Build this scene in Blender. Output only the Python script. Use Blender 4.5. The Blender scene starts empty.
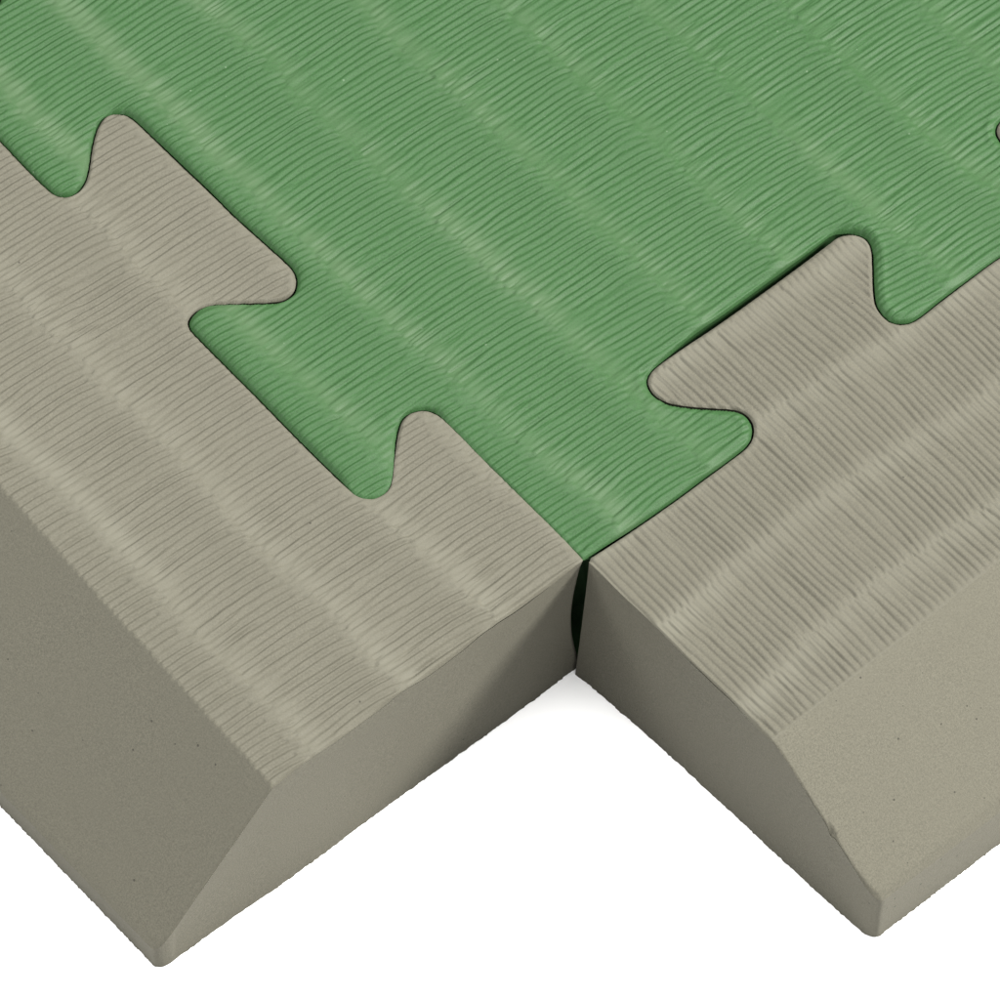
import bpy, math
import numpy as np

# ---------------------------------------------------------------- units
# the mats are laid out in units of one tab depth (24 mm); S turns that into metres
S = 0.024
T = 1.68                      # mat thickness
F_PX = 5265.03                # focal length for a 1000 px wide frame
CAM_R = np.array([[0.758119019391342, -0.6521062108714683, 0.0036113958473555363],
                  [-0.5446429568246228, -0.6362117019260676, -0.5464418724015104],
                  [0.3586357511716341, 0.41230105514683396, -0.8374892464422246]])
CAM_C = np.array([-15.904650977716608, -17.223150818995872, 36.81461429301795])

scene = bpy.context.scene
col = scene.collection


# ---------------------------------------------------------------- noise
def _hash(ix, iy, seed):
    h = (ix.astype(np.int64) * 374761393 + iy.astype(np.int64) * 668265263 + seed * 974634777) & 0xFFFFFFFF
    h = ((h ^ (h >> 13)) * 1274126177) & 0xFFFFFFFF
    h = h ^ (h >> 16)
    return (h & 0xFFFFFF) / float(0xFFFFFF)


def vnoise(x, y, seed=0):
    """smooth value noise in -1..1"""
    x = np.asarray(x, float)
    y = np.asarray(y, float)
    x, y = np.broadcast_arrays(x, y)
    ix = np.floor(x)
    iy = np.floor(y)
    fx = x - ix
    fy = y - iy
    fx = fx * fx * fx * (fx * (fx * 6 - 15) + 10)
    fy = fy * fy * fy * (fy * (fy * 6 - 15) + 10)
    a = _hash(ix, iy, seed)
    b = _hash(ix + 1, iy, seed)
    c = _hash(ix, iy + 1, seed)
    d = _hash(ix + 1, iy + 1, seed)
    return ((a + (b - a) * fx) * (1 - fy) + (c + (d - c) * fx) * fy) * 2 - 1


def rnd(i, seed):
    i = np.asarray(i)
    return _hash(i, i * 0 + 17, seed)


def sstep(a, b, x):
    t = np.clip((x - a) / (b - a), 0, 1)
    return t * t * (3 - 2 * t)


# ---------------------------------------------------------------- skived ribs
def ribs(a, w, seed, period=0.071, lam=0.93, depth=0.0150, und=0.030, sharp=0.0, band_shift=0.0, bend=(-0.07, 0.115, 0.02), even=0.0, hairs=1.0, period_jit=1.0):
    """height of the ribbed skin; a runs across the ribs, w along them.
    The ribs come in bands: inside a band each groove starts as a hairline,
    bends and deepens, and stops short at the next band."""
    bq = (w + band_shift) / lam
    bq = bq + 0.10 * vnoise(a * 0.55, w * 0.35, seed + 1) + 0.03 * vnoise(a * 2.3, w * 0.6, seed + 2)
    idx = np.floor(bq)
    q = bq - idx
    K = bend[0] * q + bend[1] * q ** 2 + bend[2] * q ** 9
    ph = (a + lam * (K + sum(bend) * idx)) / period
    ph = ph + 0.9 * rnd(idx, seed + 3)
    ph = ph + 0.40 * vnoise(a * 1.6 + idx * 7.3, w * 0.9, seed + 4)
    ph = ph + 0.15 * vnoise(a * 9.0 + idx * 3.1, w * 2.2, seed + 5)
    ph = ph + 0.05 * vnoise(a * 16.0, w * 9.0, seed + 14)
    rib = np.floor(ph)
    fr = ph - rib
    # each groove stops at its own place
    rg = np.floor(ph + 0.5)
    end = 0.96 - 0.12 * rnd(rg + idx * 131, seed + 6)
    start = -0.02 + 0.20 * rnd(rg + idx * 57, seed + 7)
    env = (0.25 + 0.75 * sstep(start - 0.10, start + 0.30, q)) * (1 - 0.88 * sstep(end, end + 0.05, q))
    env = env * (1 - 0.75 * np.exp(-(q / 0.05) ** 2))
    env = even + (1 - even) * env
    gain = 0.62 + 0.52 * rnd(rg + idx * 311, seed + 8) + 0.20 * period_jit * vnoise(rg * 0.7, w * 2.2, seed + 9)
    dist = np.minimum(fr, 1 - fr)                      # 0 in the groove, .5 on the crown
    width = 0.40 + 0.16 * vnoise(rg * 1.7, w * 2.0, seed + 10)
    groove = np.exp(-(dist / width) ** 2 * 2.0) * 0.50 + 0.50 * (1 - 2 * dist) ** 1.6
    # skew: the lower bank of a groove is the steeper one
    skew = 0.22 * np.sin(2 * np.pi * fr)
    groove = groove * (1 - sharp) + sharp * np.exp(-(dist / 0.19) ** 2)
    gain = gain * (1 - 0.5 * sharp) + 0.5 * sharp * 0.9
    h = -depth * gain * env * (groove + skew * (1 - 0.4 * sharp))
    # hairline wrinkles, mostly where a band starts
    hair = np.maximum(sstep(-0.04, 0.05, q) * (1 - sstep(0.18, 0.55, q)), 0.8 * sstep(0.93, 0.98, q))
    ax = a + lam * K
    f1 = vnoise(ax * 50.0, w * 3.0, seed + 11)
    f2 = vnoise(ax * 30.0, w * 2.2, seed + 12)
    f3 = vnoise(ax * 40.0, w * 14.0, seed + 19)
    patch = sstep(-0.3, 0.4, vnoise(a * 2.2, w * 1.6, seed + 13))
    h = h + depth * (0.08 + 0.46 * hairs * hair * patch) * (0.45 - sstep(0.25, 0.9, f1) * 1.5) + depth * (0.24 + 0.25 * hair) * f2 * (0.35 + 0.65 * hairs)
    h = h + depth * 0.09 * hairs * f3
    # the skin itself rises to each band line and dips behind it
    qc = 0.90
    s1 = np.where(q < qc, q - qc, 0)
    s2 = np.where(q < qc, q + 1 - qc, q - qc)
    crest = np.where(q < qc, np.exp(-(s1 / 0.24) ** 2), 0) + np.where(q >= qc, np.exp(-(s2 / 0.17) ** 2), 0)
    crest = np.where(q < qc, np.maximum(crest, np.exp(-(s2 / 0.17) ** 2)), crest)
    ug = und * (0.75 + 0.5 * vnoise(a * 0.9, idx * 3.3, seed + 16))
    h = h + ug * (crest - 0.4) + und * 0.25 * vnoise(a * 0.8, w * 0.8, seed + 15)
    # the skin is scuffed paler where the blade caught, at the start of a band
    wear_sheen = np.exp(-((q - 0.07) / 0.13) ** 2) + np.exp(-((q - 1.07) / 0.13) ** 2)
    wear_sheen = wear_sheen * (0.85 + 0.30 * vnoise(ax * 22.0, w * 3.0, seed + 17)) * (0.88 + 0.20 * f1) + 0.30 * hair * patch * np.clip(-f1, 0, 1)
    wear_sheen = wear_sheen * (0.8 + 0.4 * vnoise(a * 0.7, w * 0.7, seed + 18))
    return h, np.clip(wear_sheen, 0, 1)


# ---------------------------------------------------------------- outlines
def back_project(px, z=0.0):
    d = CAM_R.T @ np.array([(px[0] - 500) / F_PX, (px[1] - 500) / F_PX, 1.0])
    s = (z - CAM_C[2]) / d[2]
    return (CAM_C + s * d)[:2]


def smooth_path(P, step=0.012):
    P = np.asarray(P, float)
    out = []
    n = len(P)
    for i in range(n - 1):
        p0, p1, p2, p3 = P[max(i - 1, 0)], P[i], P[i + 1], P[min(i + 2, n - 1)]
        # centripetal-ish tangents
        d1 = np.linalg.norm(p2 - p1)
        da = max(np.linalg.norm(p1 - p0), 1e-9)
        dc = max(np.linalg.norm(p3 - p2), 1e-9)
        m1 = (p2 - p0) / (da + d1) * d1 if i > 0 else (p2 - p1)
        m2 = (p3 - p1) / (d1 + dc) * d1 if i < n - 2 else (p2 - p1)
        k = max(1, int(d1 / step))
        t = (np.arange(k) / k)[:, None]
        out.append((2 * t ** 3 - 3 * t ** 2 + 1) * p1 + (t ** 3 - 2 * t ** 2 + t) * m1
                   + (-2 * t ** 3 + 3 * t ** 2) * p2 + (t ** 3 - t ** 2) * m2)
    out.append(P[-1:])
    return np.vstack(out)


# measured outline of the joints, read off the mats and laid on the top plane
LEFT_JOINT = [(583.5, 562), (560, 535), (518, 493), (479, 454), (446, 421), (435.5, 412.5), (425, 409.5), (414.5, 410.5),
              (407.5, 414), (402, 420.5), (397.8, 434), (394.5, 458), (391.8, 480.5), (387, 490.5), (376.5, 497),
              (364.5, 498), (354, 493.4), (342, 482), (315, 455.6), (285, 425.6), (255, 395), (225, 365), (196, 335.5),
              (189.5, 328), (187.8, 322), (190.5, 315.5), (198, 308.5), (208.5, 303.8), (227, 301.8), (275, 300),
              (286, 297), (293.5, 290.5), (296, 281), (294, 272), (287, 263), (266, 244), (238, 219), (210, 191.5),
              (175, 158), (138, 123), (128.8, 115.8), (119, 113), (109, 114.5), (101.5, 120.4), (96.5, 130.5),
              (92.7, 145), (88.4, 171.5), (84.5, 182.5), (77.5, 191.5), (68, 195.7), (57.7, 195), (49, 190), (21, 162.7), (0, 140.5)]
RIGHT_JOINT = [(585, 561.5), (625, 534), (676, 499), (706, 477), (730, 459.5), (746.5, 446.5), (752.8, 436.5), (753.2, 424),
               (746.5, 414), (736, 409), (713.5, 407), (688, 405), (667, 401), (655, 394.5), (649, 386), (648, 378.5),
               (653.5, 369), (676, 352), (715, 326), (760, 294), (799, 265.5), (829, 243), (838, 236.5), (848, 234),
               (858, 234.8), (866, 239), (871, 247.5), (872.3, 262.5), (873, 285), (875.3, 303), (881, 313), (889, 320.5),
               (898.5, 323.2), (908, 322.5), (918, 318), (940, 301), (967, 280.5), (1000, 256.5)]
PERIOD_L, PERIOD_R = 4.14, 4.085
U_MAX, V_MAX = 9.2, 8.4                    # how far the mats run on beyond the frame
L0 = np.array([back_project(p) for p in LEFT_JOINT])
R0 = np.array([back_project(p) for p in RIGHT_JOINT])
L0[0] = (0.0, 0.0)
R0[0] = (0.0, 0.0)
i0 = LEFT_JOINT.index((255, 395))
ext = L0[i0:] + np.array([0.0, PERIOD_L])
L0 = np.vstack([L0, ext[ext[:, 1] > L0[-1, 1] + 0.1][:]])
i1 = RIGHT_JOINT.index((676, 499))
ext = R0[i1:] + np.array([PERIOD_R, 0.0])
R0 = np.vstack([R0, ext[ext[:, 0] > R0[-1, 0] - 5]])


def clip_path(P, axis, m):
    k = np.argmax(P[:, axis] > m)
    if P[k, axis] <= m:
        return P
    t = (m - P[k - 1, axis]) / (P[k, axis] - P[k - 1, axis])
    return np.vstack([P[:k], P[k - 1] + t * (P[k] - P[k - 1])])


LEFT_PATH = clip_path(smooth_path(L0), 1, U_MAX)
RIGHT_PATH = clip_path(smooth_path(R0), 0, V_MAX)


# ---------------------------------------------------------------- a relief cut to an outline
def inside_grid(xs, ys, poly):
    """even-odd fill, column by column"""
    x0, y0 = poly[:, 0], poly[:, 1]
    x1, y1 = np.roll(x0, -1), np.roll(y0, -1)
    out = np.zeros((len(xs), len(ys)), bool)
    for i, x in enumerate(xs + 1e-7):
        m = (x0 <= x) != (x1 <= x)
        if not m.any():
            continue
        yc = np.sort(y0[m] + (x - x0[m]) / (x1[m] - x0[m]) * (y1[m] - y0[m]))
        out[i] = (np.searchsorted(yc, ys) % 2) == 1
    return out


def signed_field(xs, ys, poly, reach):
    """distance to the outline (positive inside), nearest outline point, index of the nearest segment"""
    ins = inside_grid(xs, ys, poly)
    D = np.full(ins.shape, reach)
    N = np.zeros(ins.shape + (2,))
    I = np.zeros(ins.shape, np.int32)
    P0, P1 = poly, np.roll(poly, -1, axis=0)
    for k in range(len(poly)):
        p, q = P0[k], P1[k]
        lo = np.minimum(p, q) - reach
        hi = np.maximum(p, q) + reach
        a, b = np.searchsorted(xs, [lo[0], hi[0]])
        c, d = np.searchsorted(ys, [lo[1], hi[1]])
        if a >= b or c >= d:
            continue
        X = xs[a:b, None]
        Y = ys[None, c:d]
        e = q - p
        L2 = e @ e
        if L2 < 1e-14:
            continue
        t = np.clip(((X - p[0]) * e[0] + (Y - p[1]) * e[1]) / L2, 0, 1)
        nx = p[0] + t * e[0]
        ny = p[1] + t * e[1]
        dd = np.hypot(X - nx, Y - ny)
        m = dd < D[a:b, c:d]
        D[a:b, c:d][m] = dd[m]
        N[a:b, c:d, 0][m] = nx[m]
        N[a:b, c:d, 1][m] = ny[m]
        I[a:b, c:d][m] = k
    return np.where(ins, D, -D), N, I, ins


def vertex_normals(V, Q):
    n = np.cross(V[Q[:, 2]] - V[Q[:, 0]], V[Q[:, 3]] - V[Q[:, 1]])
    out = np.zeros_like(V)
    for k in range(4):
        for c in range(3):
            out[:, c] += np.bincount(Q[:, k], n[:, c], len(V))
    return out / np.maximum(np.linalg.norm(out, axis=1, keepdims=True), 1e-12)


def make_mesh(name, V, Q, Nrm, mat, attr=None):
    used, inv = np.unique(Q.ravel(), return_inverse=True)
    Vq = V[used] * S
    Qq = inv.reshape(-1, 4)
    me = bpy.data.meshes.new(name)
    me.vertices.add(len(Vq))
    me.vertices.foreach_set('co', Vq.astype(np.float32).ravel())
    me.loops.add(Qq.size)
    me.loops.foreach_set('vertex_index', Qq.astype(np.int32).ravel())
    me.polygons.add(len(Qq))
    me.polygons.foreach_set('loop_start', np.arange(0, Qq.size, 4, dtype=np.int32))
    try:
        me.polygons.foreach_set('loop_total', np.full(len(Qq), 4, np.int32))
    except Exception:
        pass
    me.polygons.foreach_set('use_smooth', np.ones(len(Qq), bool))
    me.update(calc_edges=True)
    me.normals_split_custom_set_from_vertices(Nrm[used].astype(np.float32))
    if attr is not None:
        at = me.attributes.new('wear_sheen', 'FLOAT', 'POINT')
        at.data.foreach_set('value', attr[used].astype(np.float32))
    me.materials.append(mat)
    o = bpy.data.objects.new(name, me)
    col.objects.link(o)
    return o


def build_slab(xs, ys, poly, seg_class, height, gap, fillet, bow, part_of, wall_part, mats, names, root, rings=12, edge_fade=(0, 0), roll=None):
    """relief over a grid, cut to poly, with walls down to the floor, split into parts.
    seg_class[k]  class of outline segment k
    gap / fillet  functions of (class, x, y)
    bow           offset of the wall along the inward normal, function of (class, t, x, y)"""
    reach = 0.16
    D, N, I, ins = signed_field(xs, ys, poly, reach)
    cls = seg_class[I]
    X, Y = np.meshgrid(xs, ys, indexing='ij')
    e = np.roll(poly, -1, axis=0) - poly
    L = np.maximum(np.linalg.norm(e, axis=1, keepdims=True), 1e-9)
    nin = np.stack([-e[:, 1], e[:, 0]], 1) / L          # inward for a counter-clockwise outline
    G = gap(cls, X, Y)
    sd = D - G
    hx = np.median(np.diff(xs))
    hy = np.median(np.diff(ys))
    nn = np.abs(nin[I])
    cell = nn[..., 0] * hx + nn[..., 1] * hy
    ok = sd > -0.45 * cell
    keep = ok[:-1, :-1] & ok[1:, :-1] & ok[1:, 1:] & ok[:-1, 1:]
    nxn, nyn = X.shape
    vid = np.arange(nxn * nyn).reshape(nxn, nyn)
    Q = np.stack([vid[:-1, :-1], vid[1:, :-1], vid[1:, 1:], vid[:-1, 1:]], -1)[keep]
    # boundary edges (directed, surface on the left)
    E = np.concatenate([Q[:, [0, 1]], Q[:, [1, 2]], Q[:, [2, 3]], Q[:, [3, 0]]])
    key = E.min(1).astype(np.int64) * (nxn * nyn) + E.max(1)
    u, inv, cnt = np.unique(key, return_inverse=True, return_counts=True)
    B = E[cnt[inv] == 1]
    bv = np.unique(B)
    Xf, Yf = X.ravel().copy(), Y.ravel().copy()
    sdf = sd.ravel().copy()
    If = I.ravel()
    tgt = N.reshape(-1, 2) + nin[If] * G.ravel()[:, None]
    near = np.abs(D.ravel()[bv]) < reach * 0.9
    bs = bv[near]
    Xf[bs], Yf[bs] = tgt[bs, 0], tgt[bs, 1]
    sdf[bs] = 0.0
    sdf = np.maximum(sdf, 0)
    used = np.zeros(nxn * nyn, bool)
    used[Q.ravel()] = True
    ui = np.nonzero(used)[0]
    Z = np.zeros(nxn * nyn)
    clf = cls.ravel()
    Wr = np.zeros(nxn * nyn)
    Z[ui], Wr[ui], rb_ = height(Xf[ui], Yf[ui])
    ef = np.exp(-(sdf[ui] / 0.035) ** 2) * np.where(clf[ui] == 0, edge_fade[0], np.where(clf[ui] == 1, edge_fade[1], 0.0))
    Z[ui] -= rb_ * ef      # the knife presses the ribs flat along the joint
    r = fillet(clf[ui], Xf[ui], Yf[ui])
    s = np.clip(r - sdf[ui], 0, None)
    full = r - np.sqrt(np.maximum(r * r - s * s, 0))
    if roll is None:
        Z[ui] -= full
    else:
        rr, rd, rim = roll(clf[ui], Xf[ui], Yf[ui])          # wide soft roll, its drop at the edge, and a raised rim
        Z[ui] -= full + rd * (np.clip(rr - sdf[ui], 0, None) / rr) ** 2
        Z[ui] += rim * np.exp(-((sdf[ui] - 0.075) / 0.028) ** 2)
    V = np.stack([Xf, Yf, Z], 1)
    cx, cy = Xf[Q].mean(1), Yf[Q].mean(1)
    lab = part_of(cx, cy)
    Nt = vertex_normals(V, Q)
    # walls
    order = {v: i for i, v in enumerate(bv)}
    Bi = np.vectorize(order.get)(B)
    nb = len(bv)
    bn = nin[If[bv]]
    # smooth the inward normal along the edge
    acc = bn.copy()
    for _ in range(3):
        a2 = acc.copy()
        np.add.at(a2, Bi[:, 0], acc[Bi[:, 1]])
        np.add.at(a2, Bi[:, 1], acc[Bi[:, 0]])
        acc = a2 / np.maximum(np.linalg.norm(a2, axis=1, keepdims=True), 1e-9)
    bn = np.where((np.sum(acc * bn, 1) > 0.9)[:, None], acc, bn)
    ts = np.linspace(0, 1, rings) ** 1.0
    W = np.zeros((rings, nb, 3))
    for k, t in enumerate(ts):
        off = bow(clf[bv], t, Xf[bv], Yf[bv])
        W[k, :, 0] = Xf[bv] + bn[:, 0] * off[0] + off[1]
        W[k, :, 1] = Yf[bv] + bn[:, 1] * off[0] + off[2]
        W[k, :, 2] = Z[bv] + (-T - Z[bv]) * t
    # fray of the cut lower edge
    s_al = Xf[bv] * 31 + Yf[bv] * 29
    W[-1, :, :2] -= bn * (0.005 * vnoise(s_al * 1.1, s_al * 0.37, 91) + 0.004 * vnoise(s_al * 3.1, s_al, 92))[:, None]
    WV = W.reshape(-1, 3)
    WQ = []
    for k in range(rings - 1):
        a = Bi[:, 0] + k * nb
        b = Bi[:, 1] + k * nb
        WQ.append(np.stack([a, a + nb, b + nb, b], 1))
    WQ = np.concatenate(WQ)
    wc = clf[bv][Bi[:, 0]]
    wlab = np.tile(wall_part(wc, Xf[bv][Bi].mean(1), Yf[bv][Bi].mean(1)), rings - 1)
    # wall normals: per class, so that edges between faces stay crisp
    Wn = np.zeros_like(WV)
    fn = np.cross(WV[WQ[:, 2]] - WV[WQ[:, 0]], WV[WQ[:, 3]] - WV[WQ[:, 1]])
    # where two classes meet split the vertex by giving every class its own copy
    outV, outQ, outN, base = [], [], [], 0
    wcl = np.tile(wc, rings - 1)
    wl_out = []
    grp = np.where(wcl == 2, 1, wcl) if 3 in wcl else wcl      # the rounded corner joins end face and foot
    for c in np.unique(grp):
        m = grp == c
        nrm = vertex_normals(WV, WQ[m])
        outV.append(WV)
        outQ.append(WQ[m] + base)
        outN.append(nrm)
        wl_out.append(wlab[m])
        base += len(WV)
    WV2, WQ2, WN2, wl2 = np.concatenate(outV), np.concatenate(outQ), np.concatenate(outN), np.concatenate(wl_out)
    AV = np.concatenate([V, WV2])
    AQ = np.concatenate([Q, WQ2 + len(V)])
    AN = np.concatenate([Nt, WN2])
    AL = np.concatenate([lab, wl2])
    AW = np.concatenate([Wr, np.zeros(len(WV2))])
    objs = {}
    for l in np.unique(AL):
        o = make_mesh(names[l], AV, AQ[AL == l], AN, mats[l], AW)
        o.parent = root
        objs[int(l)] = o
    return objs


# ---------------------------------------------------------------- materials
def sc(c, k):
    return tuple(x * k for x in c)


def foam_material(name, base, dark, light, rough, spec, speck, bump, pit=0.0, mott=0.5, scuff_sheen=None, pit_color=None):
    m = bpy.data.materials.new(name)
    m.use_nodes = True
    nt = m.node_tree
    nd, lk = nt.nodes, nt.links
    bs = nd['Principled BSDF']
    tc = nd.new('ShaderNodeTexCoord')
    n1 = nd.new('ShaderNodeTexNoise')           # cell-size grain
    n1.inputs['Scale'].default_value = 2600
    n1.inputs['Detail'].default_value = 3
    n1.inputs['Roughness'].default_value = 0.7
    n2 = nd.new('ShaderNodeTexNoise')           # cloudy pigment
    n2.inputs['Scale'].default_value = 45
    n2.inputs['Detail'].default_value = 4
    lk.new(tc.outputs['Object'], n1.inputs['Vector'])
    lk.new(tc.outputs['Object'], n2.inputs['Vector'])
    r1 = nd.new('ShaderNodeValToRGB')
    r1.color_ramp.elements[0].position = 0.5 - speck
    r1.color_ramp.elements[0].color = (*dark, 1)
    r1.color_ramp.elements[1].position = 0.5 + speck
    r1.color_ramp.elements[1].color = (*light, 1)
    lk.new(n1.outputs['Fac'], r1.inputs['Fac'])
    mx = nd.new('ShaderNodeMix')
    mx.data_type = 'RGBA'
    mr = nd.new('ShaderNodeMapRange')
    mr.inputs['From Min'].default_value = 0.3
    mr.inputs['From Max'].default_value = 0.7
    mr.inputs['To Min'].default_value = 0.0
    mr.inputs['To Max'].default_value = mott
    lk.new(n2.outputs['Fac'], mr.inputs['Value'])
    lk.new(mr.outputs['Result'], mx.inputs['Factor'])
    lk.new(r1.outputs['Color'], mx.inputs['A'])
    mx.inputs['B'].default_value = (*base, 1)
    out = mx.outputs['Result']
    if pit > 0:
        vo = nd.new('ShaderNodeTexVoronoi')     # open pores in the cut foam
        vo.inputs['Scale'].default_value = 420
        lk.new(tc.outputs['Object'], vo.inputs['Vector'])
        sx = nd.new('ShaderNodeSeparateXYZ')
        lk.new(vo.outputs['Color'], sx.inputs['Vector'])
        gt = nd.new('ShaderNodeMath')
        gt.operation = 'GREATER_THAN'
        gt.inputs[1].default_value = 1 - pit
        lk.new(sx.outputs['X'], gt.inputs[0])
        rr = nd.new('ShaderNodeMath')
        rr.operation = 'MULTIPLY_ADD'
        rr.inputs[1].default_value = 0.07
        rr.inputs[2].default_value = 0.05
        lk.new(sx.outputs['Y'], rr.inputs[0])
        lt = nd.new('ShaderNodeMath')
        lt.operation = 'LESS_THAN'
        lk.new(vo.outputs['Distance'], lt.inputs[0])
        lk.new(rr.outputs[0], lt.inputs[1])
        mu = nd.new('ShaderNodeMath')
        mu.operation = 'MULTIPLY'
        lk.new(gt.outputs[0], mu.inputs[0])
        lk.new(lt.outputs[0], mu.inputs[1])
        m3 = nd.new('ShaderNodeMath')
        m3.operation = 'MULTIPLY'
        m3.inputs[1].default_value = 0.7
        lk.new(mu.outputs[0], m3.inputs[0])
        mp = nd.new('ShaderNodeMix')
        mp.data_type = 'RGBA'
        lk.new(m3.outputs[0], mp.inputs['Factor'])
        lk.new(out, mp.inputs['A'])
        mp.inputs['B'].default_value = (*(pit_color or sc(base, 0.2)), 1)
        out = mp.outputs['Result']
    if scuff_sheen is not None:
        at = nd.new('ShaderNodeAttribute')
        at.attribute_name = 'wear_sheen'
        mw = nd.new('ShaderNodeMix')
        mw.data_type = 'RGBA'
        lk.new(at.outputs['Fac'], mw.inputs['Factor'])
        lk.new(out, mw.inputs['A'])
        mw.inputs['B'].default_value = (*scuff_sheen, 1)
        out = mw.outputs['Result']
    lk.new(out, bs.inputs['Base Color'])
    bs.inputs['Roughness'].default_value = rough
    bs.inputs['Specular IOR Level'].default_value = spec
    bp = nd.new('ShaderNodeBump')
    bp.inputs['Strength'].default_value = bump
    bp.inputs['Distance'].default_value = 0.0002
    lk.new(n1.outputs['Fac'], bp.inputs['Height'])
    lk.new(bp.outputs['Normal'], bs.inputs['Normal'])
    return m


GREY = (0.0665, 0.0630, 0.0478)
GREEN = (0.0176, 0.0495, 0.0150)


m_grey_skin = foam_material('grey_foam_skin', GREY, sc(GREY, 0.80), sc(GREY, 1.20), 0.62, 0.115, 0.22, 0.25, scuff_sheen=(GREY[0] * 1.21, GREY[1] * 1.225, GREY[2] * 1.25), pit=0.02)
m_grey_cut = foam_material('grey_foam_cut', sc(GREY, 0.98), sc(GREY, 0.68), sc(GREY, 1.29), 0.85, 0.15, 0.24, 0.35, pit=0.24)
m_green = foam_material('green_foam_skin', GREEN, sc(GREEN, 0.74), sc(GREEN, 1.26), 0.55, 0.16, 0.22, 0.25, scuff_sheen=(0.0340, 0.0640, 0.0280), pit=0.05, pit_color=(0.065, 0.100, 0.058))  # pale green serves the scuffed bands and the painted upper-left sheen

m_floor = bpy.data.materials.new('white_sweep')
m_floor.use_nodes = True
b = m_floor.node_tree.nodes['Principled BSDF']
b.inputs['Roughness'].default_value = 0.9
b.inputs['Specular IOR Level'].default_value = 0.1
nz = m_floor.node_tree.nodes.new('ShaderNodeTexNoise')
nz.inputs['Scale'].default_value = 8
rp = m_floor.node_tree.nodes.new('ShaderNodeValToRGB')
rp.color_ramp.elements[0].color = (0.86, 0.86, 0.86, 1)
rp.color_ramp.elements[1].color = (0.89, 0.89, 0.89, 1)
m_floor.node_tree.links.new(nz.outputs['Fac'], rp.inputs['Fac'])
m_floor.node_tree.links.new(rp.outputs['Color'], b.inputs['Base Color'])


# ---------------------------------------------------------------- things
def root(name, loc, label, cat, group=None):
    o = bpy.data.objects.new(name, None)
    o.empty_display_size = 0.01
    col.objects.link(o)
    o['label'] = label
    o['category'] = cat
    if group:
        o['group'] = group
    return o


def axis(lo, hi, step, marks=()):
    """grid lines with the given marks exactly on it"""
    pts = sorted([lo, hi] + [m for m in marks if lo < m < hi])
    out = []
    for a, b2 in zip(pts[:-1], pts[1:]):
        n = max(1, int(round((b2 - a) / step)))
        out.append(np.linspace(a, b2, n, endpoint=False))
    return np.append(np.concatenate(out), hi)


def spans(path, axis_along, axis_across, level, above=True):
    """intervals along the joint where it lies beyond a level"""
    a, c = path[:, axis_along], path[:, axis_across]
    m = (c > level) if above else (c < level)
    out, start = [], None
    for i in range(len(a)):
        if m[i] and start is None:
            start = a[i]
        if not m[i] and start is not None:
            out.append(tuple(sorted((start, a[i]))))
            start = None
    if start is not None:
        out.append(tuple(sorted((start, a[-1]))))
    return out


FINE, LONG = 0.0088, 0.020
GREEN_UP = 0.020

# ---- green mat -------------------------------------------------
seamL = LEFT_PATH[::-1]                       # comes down the left joint to the corner ...
seamR = RIGHT_PATH[1:]                        # ... and leaves along the right joint
poly = np.vstack([seamL, seamR, [[V_MAX, U_MAX]]])
scls = np.array([0] * len(seamL) + [1] * len(seamR) + [2])
scls[len(seamL) - 1] = 1
scls[len(seamL) + len(seamR) - 1] = 2
g_root = root('foam_mat', (0, 0, 0), 'green ribbed foam floor mat with dovetail tabs locked into two grey border strips', 'mat')


def g_height(x, y):
    h, wear_sheen = ribs(y, x, 11, lam=0.96, band_shift=0.60, period=0.067, hairs=0.9, even=0.06, depth=0.0155)
    up = GREEN_UP * (1 - 0.95 * (1 - sstep(1.75, 1.95, y)) * (1 - sstep(0.2, 0.6, x)))
    wear_sheen = np.clip(wear_sheen * (0.70 + 0.75 * sstep(2.5, -1.0, x - 0.3 * y)), 0, 1)  # band scuffs, plus sheen painted in as paler colour toward the upper left
    return up + h + 0.006 * vnoise(x * 0.9, y * 0.9, 5), wear_sheen, h


def g_gap(c, x, y):
    inner = (c == 1) & (y > 0.75)
    return np.where(inner, 0.010 + 0.048 * sstep(1.7, 2.4, np.mod(x, PERIOD_R)) * (1 - sstep(3.75, 4.05, np.mod(x, PERIOD_R))) * sstep(0.75, 0.95, y), np.where(c == 1, 0.014, 0.003 + 0.008 * sstep(1.75, 1.95, y)))


def g_fillet(c, x, y):
    inner = (c == 1) & (y > 0.75)
    return np.where(c == 2, 0.03, np.where(inner, 0.026, np.where(c == 1, 0.022, 0.012 + 0.008 * sstep(1.75, 1.95, y))))


def g_roll(c, x, y):
    near = 1 - 0.75 * (1 - sstep(1.75, 1.95, y)) * (1 - sstep(0.2, 0.6, x))
    inner = (c == 1) & (y > 0.75)
    return (np.where(inner, 0.085, 0.10) + 0 * x, np.where(c == 2, 0.0, np.where(inner, 0.022, 0.032)) * near,
            np.where(c == 1, 0.009, 0.0) + 0.002 * vnoise(x * 9, y * 9, 44))


def g_bow(c, t, x, y):
    o = (0.05 + 0.60 * np.exp(-(x * x + y * y) / 0.10)) * np.sin(np.pi * t) ** 0.6 + 0 * x
    return o, 0 * x, 0 * x


GL, GR = 0.0, 1.0                             # where the tabs start
half = 0.4


def g_part(cx, cy):
    lab = np.zeros(len(cx), int)
    lab[(cx < -0.02)] = 1 + np.clip(((cy[cx < -0.02]) / PERIOD_L).astype(int), 0, 2)
    m = (cy < 0.98) & (cx > -0.02)
    lab[m] = 11 + np.clip(((cx[m] + 1.0) / PERIOD_R).astype(int), 0, 2)
    return lab


def g_wall(c, cx, cy):
    return g_part(cx, cy)


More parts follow.
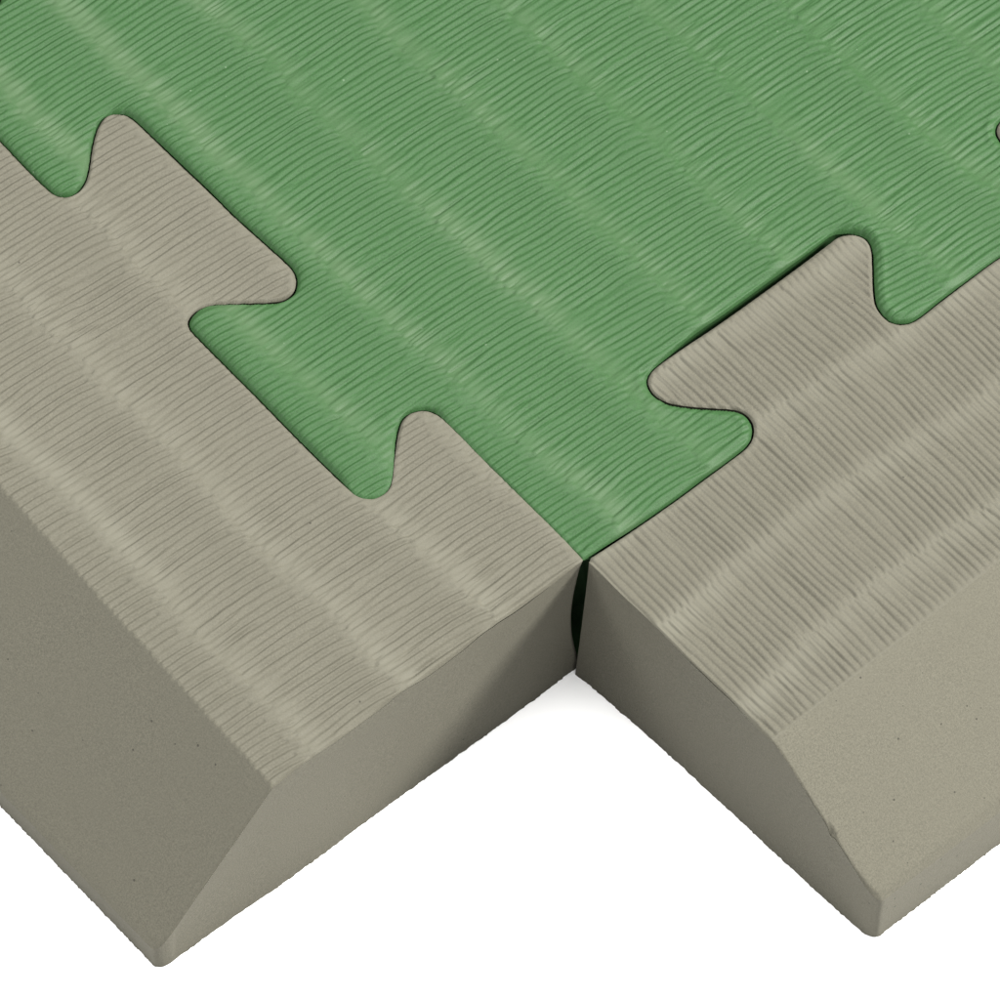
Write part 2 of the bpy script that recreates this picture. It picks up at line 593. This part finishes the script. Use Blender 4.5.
names = {0: 'ribbed_top', **{1 + k: 'interlocking_tab' for k in range(4)}, **{11 + k: 'interlocking_tab' for k in range(4)}}
xs = axis(-1.15, V_MAX, LONG, (-0.02,))
ys = axis(-0.05, U_MAX, FINE, (0.98,))
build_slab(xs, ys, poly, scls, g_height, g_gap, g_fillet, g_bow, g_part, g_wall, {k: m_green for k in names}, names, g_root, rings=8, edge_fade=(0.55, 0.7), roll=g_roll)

# ---- left border strip ----------------------------------------
HL, HR = 0.30, 0.63
LC0, LC1 = -3.301, 0.0253                     # crease v = LC0 + LC1*u
LF0, LF1 = -4.580, -0.0172                    # foot
ys_e = 0.0


def lc(y):
    return LC0 + LC1 * y


def lf(y):
    return LF0 + LF1 * y


n_f = 40
footL = np.array([[lf(u), u] for u in np.linspace(U_MAX, 0.040, n_f)])
endL = np.array([[x, 0.010 * (-x) / 3.3 if x > -3.3 else 0.010 + 0.03 * (-3.3 - x) / 1.28] for x in np.linspace(lf(0.04), -0.004, 60)])
seam = LEFT_PATH[1:]
endL = endL[endL[:, 0] > lf(0.04) + 0.085]


def corner(p, q, r):
    """quarter bend from p to q round their common corner r"""
    t = np.linspace(0, 1, 9)[:, None]
    return (1 - t) ** 2 * p + 2 * t * (1 - t) * r + t ** 2 * q


footL = footL[footL[:, 1] > 0.125]
arc = corner(footL[-1] * 0 + np.array([lf(0.12), 0.12]), endL[0], np.array([lf(0.04), 0.040]))
footL = np.vstack([footL, arc[:-1]])
n_f = len(footL) + 1
poly = np.vstack([footL, endL, seam])
scls = np.array([1] * (n_f - 1) + [2] * (len(endL) - 1) + [0] * (len(seam)) + [3])
l_root = root('border_strip', (0, 0, 0), 'x', 'mat edging', 'grey border strips around the green mat')
l_root['label'] = 'grey foam border strip left of the green mat, with shaded ramp and pale end face'


def l_height(x, y):
    k = 0.018
    rb, wear_sheen = ribs(y, x, 37, band_shift=0.06, even=0.12, depth=0.0185, hairs=1.05)
    top = rb + 0.006 * vnoise(x * 0.9, y * 0.9, 6)
    c, f = lc(y), lf(y)
    bev = -(T - HL) * (c - x) / (c - f) + 0.006 * vnoise(x * 1.4, y * 0.8, 8) + 0.004
    d = top - bev
    return np.where(np.abs(d) < k, (top + bev) / 2 - d * d / (4 * k) - k / 4, np.minimum(top, bev)), np.where(d < 0, wear_sheen, 0), rb


def l_gap(c, x, y):
    return np.where(c == 0, 0.001, 0.0) + 0 * x


def l_fillet(c, x, y):
    return np.where(c == 0, 0.012 + 0.014 * sstep(1.75, 1.95, y), np.where(c == 1, 0.018, 0.022)) + 0 * x


def l_bow(c, t, x, y):
    b_ = 0.088 * np.sin(np.pi * min(t / 0.94, 1.0)) ** 0.9 + 0.012 * t
    o = np.where(c == 0, b_, 0.0)
    # the end face follows the bowed joint at its corner
    dx = np.where(c == 2, -b_ * np.exp(np.minimum(x, 0) / 0.35), 0.0)
    dy = np.where(c == 2, 0.012 * np.sin(np.pi * t) + 0.008 * vnoise(x * 1.3, x * 0 + t * 2.0, 71), 0.0)
    return o, dx, dy


def l_part(cx, cy):
    lab = np.zeros(len(cx), int)
    lab[cx < lc(cy) - 0.004] = 1
    m = cx > -0.92
    lab[m] = 11 + np.clip(((cy[m] + 1.2) / PERIOD_L).astype(int), 0, 3)
    return lab


def l_wall(c, cx, cy):
    lab = l_part(cx, cy)
    return np.where(c == 2, 2, np.where(c == 1, 1, lab))


names_b = {0: 'ribbed_top', 1: 'bevelled_edge', 2: 'end_face', **{11 + k: 'interlocking_tab' for k in range(5)}}
mats_b = {0: m_grey_skin, 1: m_grey_cut, 2: m_grey_cut, **{11 + k: m_grey_skin for k in range(5)}}
xs = np.concatenate([axis(-4.85, -3.40, 0.03), axis(-3.40, -2.98, 0.008)[1:], axis(-2.98, 0.06, LONG, (-0.92,))[1:]])
ys = axis(-0.04, U_MAX, FINE)
build_slab(xs, ys, poly, scls, l_height, l_gap, l_fillet, l_bow, l_part, l_wall, mats_b, names_b, l_root, rings=26, edge_fade=(0.6, 0.0))

# ---- right border strip ---------------------------------------
RC0, RC1 = -2.295, 0.0216                     # crease u = RC0 + RC1*v
RF0, RF1 = -3.585, -0.012


def rc(x):
    return RC0 + RC1 * x


def rf(x):
    return RF0 + RF1 * x


J = (0.020, -0.046)                           # where the top corner stands, just off the left strip
endR = np.array([[J[0] + (0.021 - J[0]) * s if y > -2.295 else 0.021 + 0.05 * (-2.295 - y) / 1.29, y]
                 for s, y in [((J[1] - y) / (2.295 + J[1]), y) for y in np.linspace(-0.03, rf(0.07), 50)]])
endR = endR[endR[:, 1] > rf(0.07) + 0.15]
arc = corner(endR[-1], np.array([0.155, rf(0.155)]), np.array([0.071, rf(0.07)]))
footR = np.vstack([arc, [[x, rf(x)] for x in np.linspace(0.17, V_MAX, 40)]])
n_f = len(footR)
seam = RIGHT_PATH[RIGHT_PATH[:, 0] > 0.06][::-1]
poly = np.vstack([endR[:-1], footR, seam])
scls = np.array([2] * (len(endR) - 1) + [1] * (n_f - 1) + [3] + [0] * (len(seam)))
r_root = root('border_strip', (0, 0, 0), 'grey foam border strip right of the green mat, with dark end face and pale ramp', 'mat edging', 'grey border strips around the green mat')


def r_height(x, y):
    k = 0.12
    fade = sstep(0.0, 0.045, y - rc(x))
    rb, wear_sheen = ribs(x, -y, 53, period=0.070, band_shift=0.06, bend=(-0.05, 0.06, 0.004), even=0.66, depth=0.0165, hairs=0.42, period_jit=0.35, und=0.024, sharp=1.0)
    top = rb * (0.05 + 0.95 * fade) + 0.006 * vnoise(x * 0.9, y * 0.9, 7)
    c, f = rc(x), rf(x)
    bev = -(T - HR) * (c - y) / (c - f) + 0.006 * vnoise(x * 1.4, y * 0.8, 9) + k * 0.24
    bev = bev - 0.07 * np.exp(-(((x - 0.055) / 0.018) ** 2 + ((y + 3.02) / 0.030) ** 2))   # a chipped spot on the rim
    d = top - bev
    return np.where(np.abs(d) < k, (top + bev) / 2 - d * d / (4 * k) - k / 4, np.minimum(top, bev)), np.where(d < 0, wear_sheen, 0), rb


def r_gap(c, x, y):
    return np.where(c == 0, 0.002 + 0.012 * np.exp(-np.maximum(x, 0) / 0.5), 0.0)


def r_fillet(c, x, y):
    return np.where(c == 0, 0.022, np.where(c == 1, 0.04, 0.013)) + 0 * x


def r_bow(c, t, x, y):
    o = np.where(c == 0, 0.10 * np.sin(np.pi * t), 0.0)
    dx = np.where(c == 2, -0.125 * t * np.exp(np.minimum(y, 0) / 0.8) + 0.012 * np.sin(np.pi * t) + 0.008 * vnoise(y * 1.3, y * 0 + t * 2.0, 72), 0.0)
    return o, dx, 0 * x


def r_part(cx, cy):
    lab = np.zeros(len(cx), int)
    lab[cy < rc(cx) - 0.004] = 1
    m = cy > 0.10
    lab[m] = 11 + np.clip(((cx[m]) / PERIOD_R).astype(int), 0, 3)
    return lab


def r_wall(c, cx, cy):
    lab = r_part(cx, cy)
    return np.where(c == 2, 2, np.where(c == 1, 1, lab))


ys = np.concatenate([axis(-3.85, -2.45, 0.03), axis(-2.45, -2.05, 0.010)[1:], axis(-2.05, 1.15, LONG, (0.10,))[1:]])
xs = axis(-0.06, V_MAX, FINE)
build_slab(xs, ys, poly, scls, r_height, r_gap, r_fillet, r_bow, r_part, r_wall, mats_b, names_b, r_root, rings=26, edge_fade=(0.8, 0.0))

# ---- the white surface they lie on ------------------------------
me = bpy.data.meshes.new('ground')
k = 3.0
zf = -T * S - 0.0001
me.from_pydata([(-k, -k, zf), (k, -k, zf), (k, k, zf), (-k, k, zf)], [], [(0, 1, 2, 3)])
me.materials.append(m_floor)
gr = bpy.data.objects.new('ground', me)
gr['kind'] = 'structure'
gr['label'] = 'plain white surface under the foam mats'
col.objects.link(gr)

# ---------------------------------------------------------------- camera
cam = bpy.data.cameras.new('camera')
cam.sensor_width = 36.0
cam.lens = F_PX / 1000 * 36.0
cam.clip_start = 0.01
cam.clip_end = 100
co = bpy.data.objects.new('camera', cam)
col.objects.link(co)
from mathutils import Matrix, Vector
Rw = Matrix([list(CAM_R[0]), list(-CAM_R[1]), list(-CAM_R[2])]).transposed()
co.matrix_world = Matrix.Translation(Vector(CAM_C * S)) @ Rw.to_4x4()
scene.camera = co


# ---------------------------------------------------------------- studio lamps
def area(name, direction, dist, size, power, color=(1, 1, 1)):
    l = bpy.data.lights.new(name, 'AREA')
    l.shape = 'SQUARE'
    l.size = size
    l.energy = power
    l.color = color
    o = bpy.data.objects.new(name, l)
    d = Vector(direction).normalized()
    target = Vector((0.02, 0.02, 0))
    o.location = target + d * dist
    o.rotation_euler = d.to_track_quat('Z', 'Y').to_euler()
    col.objects.link(o)
    return o


area('softbox_key', (1.16, -0.92, 1.0), 1.6, 0.36, 77, (1.0, 0.985, 0.955))
area('softbox_overhead', (0.12, 0.06, 1.0), 1.8, 1.5, 88, (1.0, 0.995, 0.98))
area('softbox_fill', (-1.0, 0.50, 0.75), 0.62, 0.20, 3.0, (1.0, 1.0, 1.0))

w = bpy.data.worlds.new('World')
scene.world = w
w.use_nodes = True
bg = w.node_tree.nodes['Background']
bg.inputs['Color'].default_value = (1, 1, 1, 1)
bg.inputs['Strength'].default_value = 0.56

scene.view_settings.view_transform = 'Standard'
scene.view_settings.look = 'None'
scene.view_settings.exposure = 0.0
scene.view_settings.gamma = 1.0
scene.cycles.max_bounces = 6
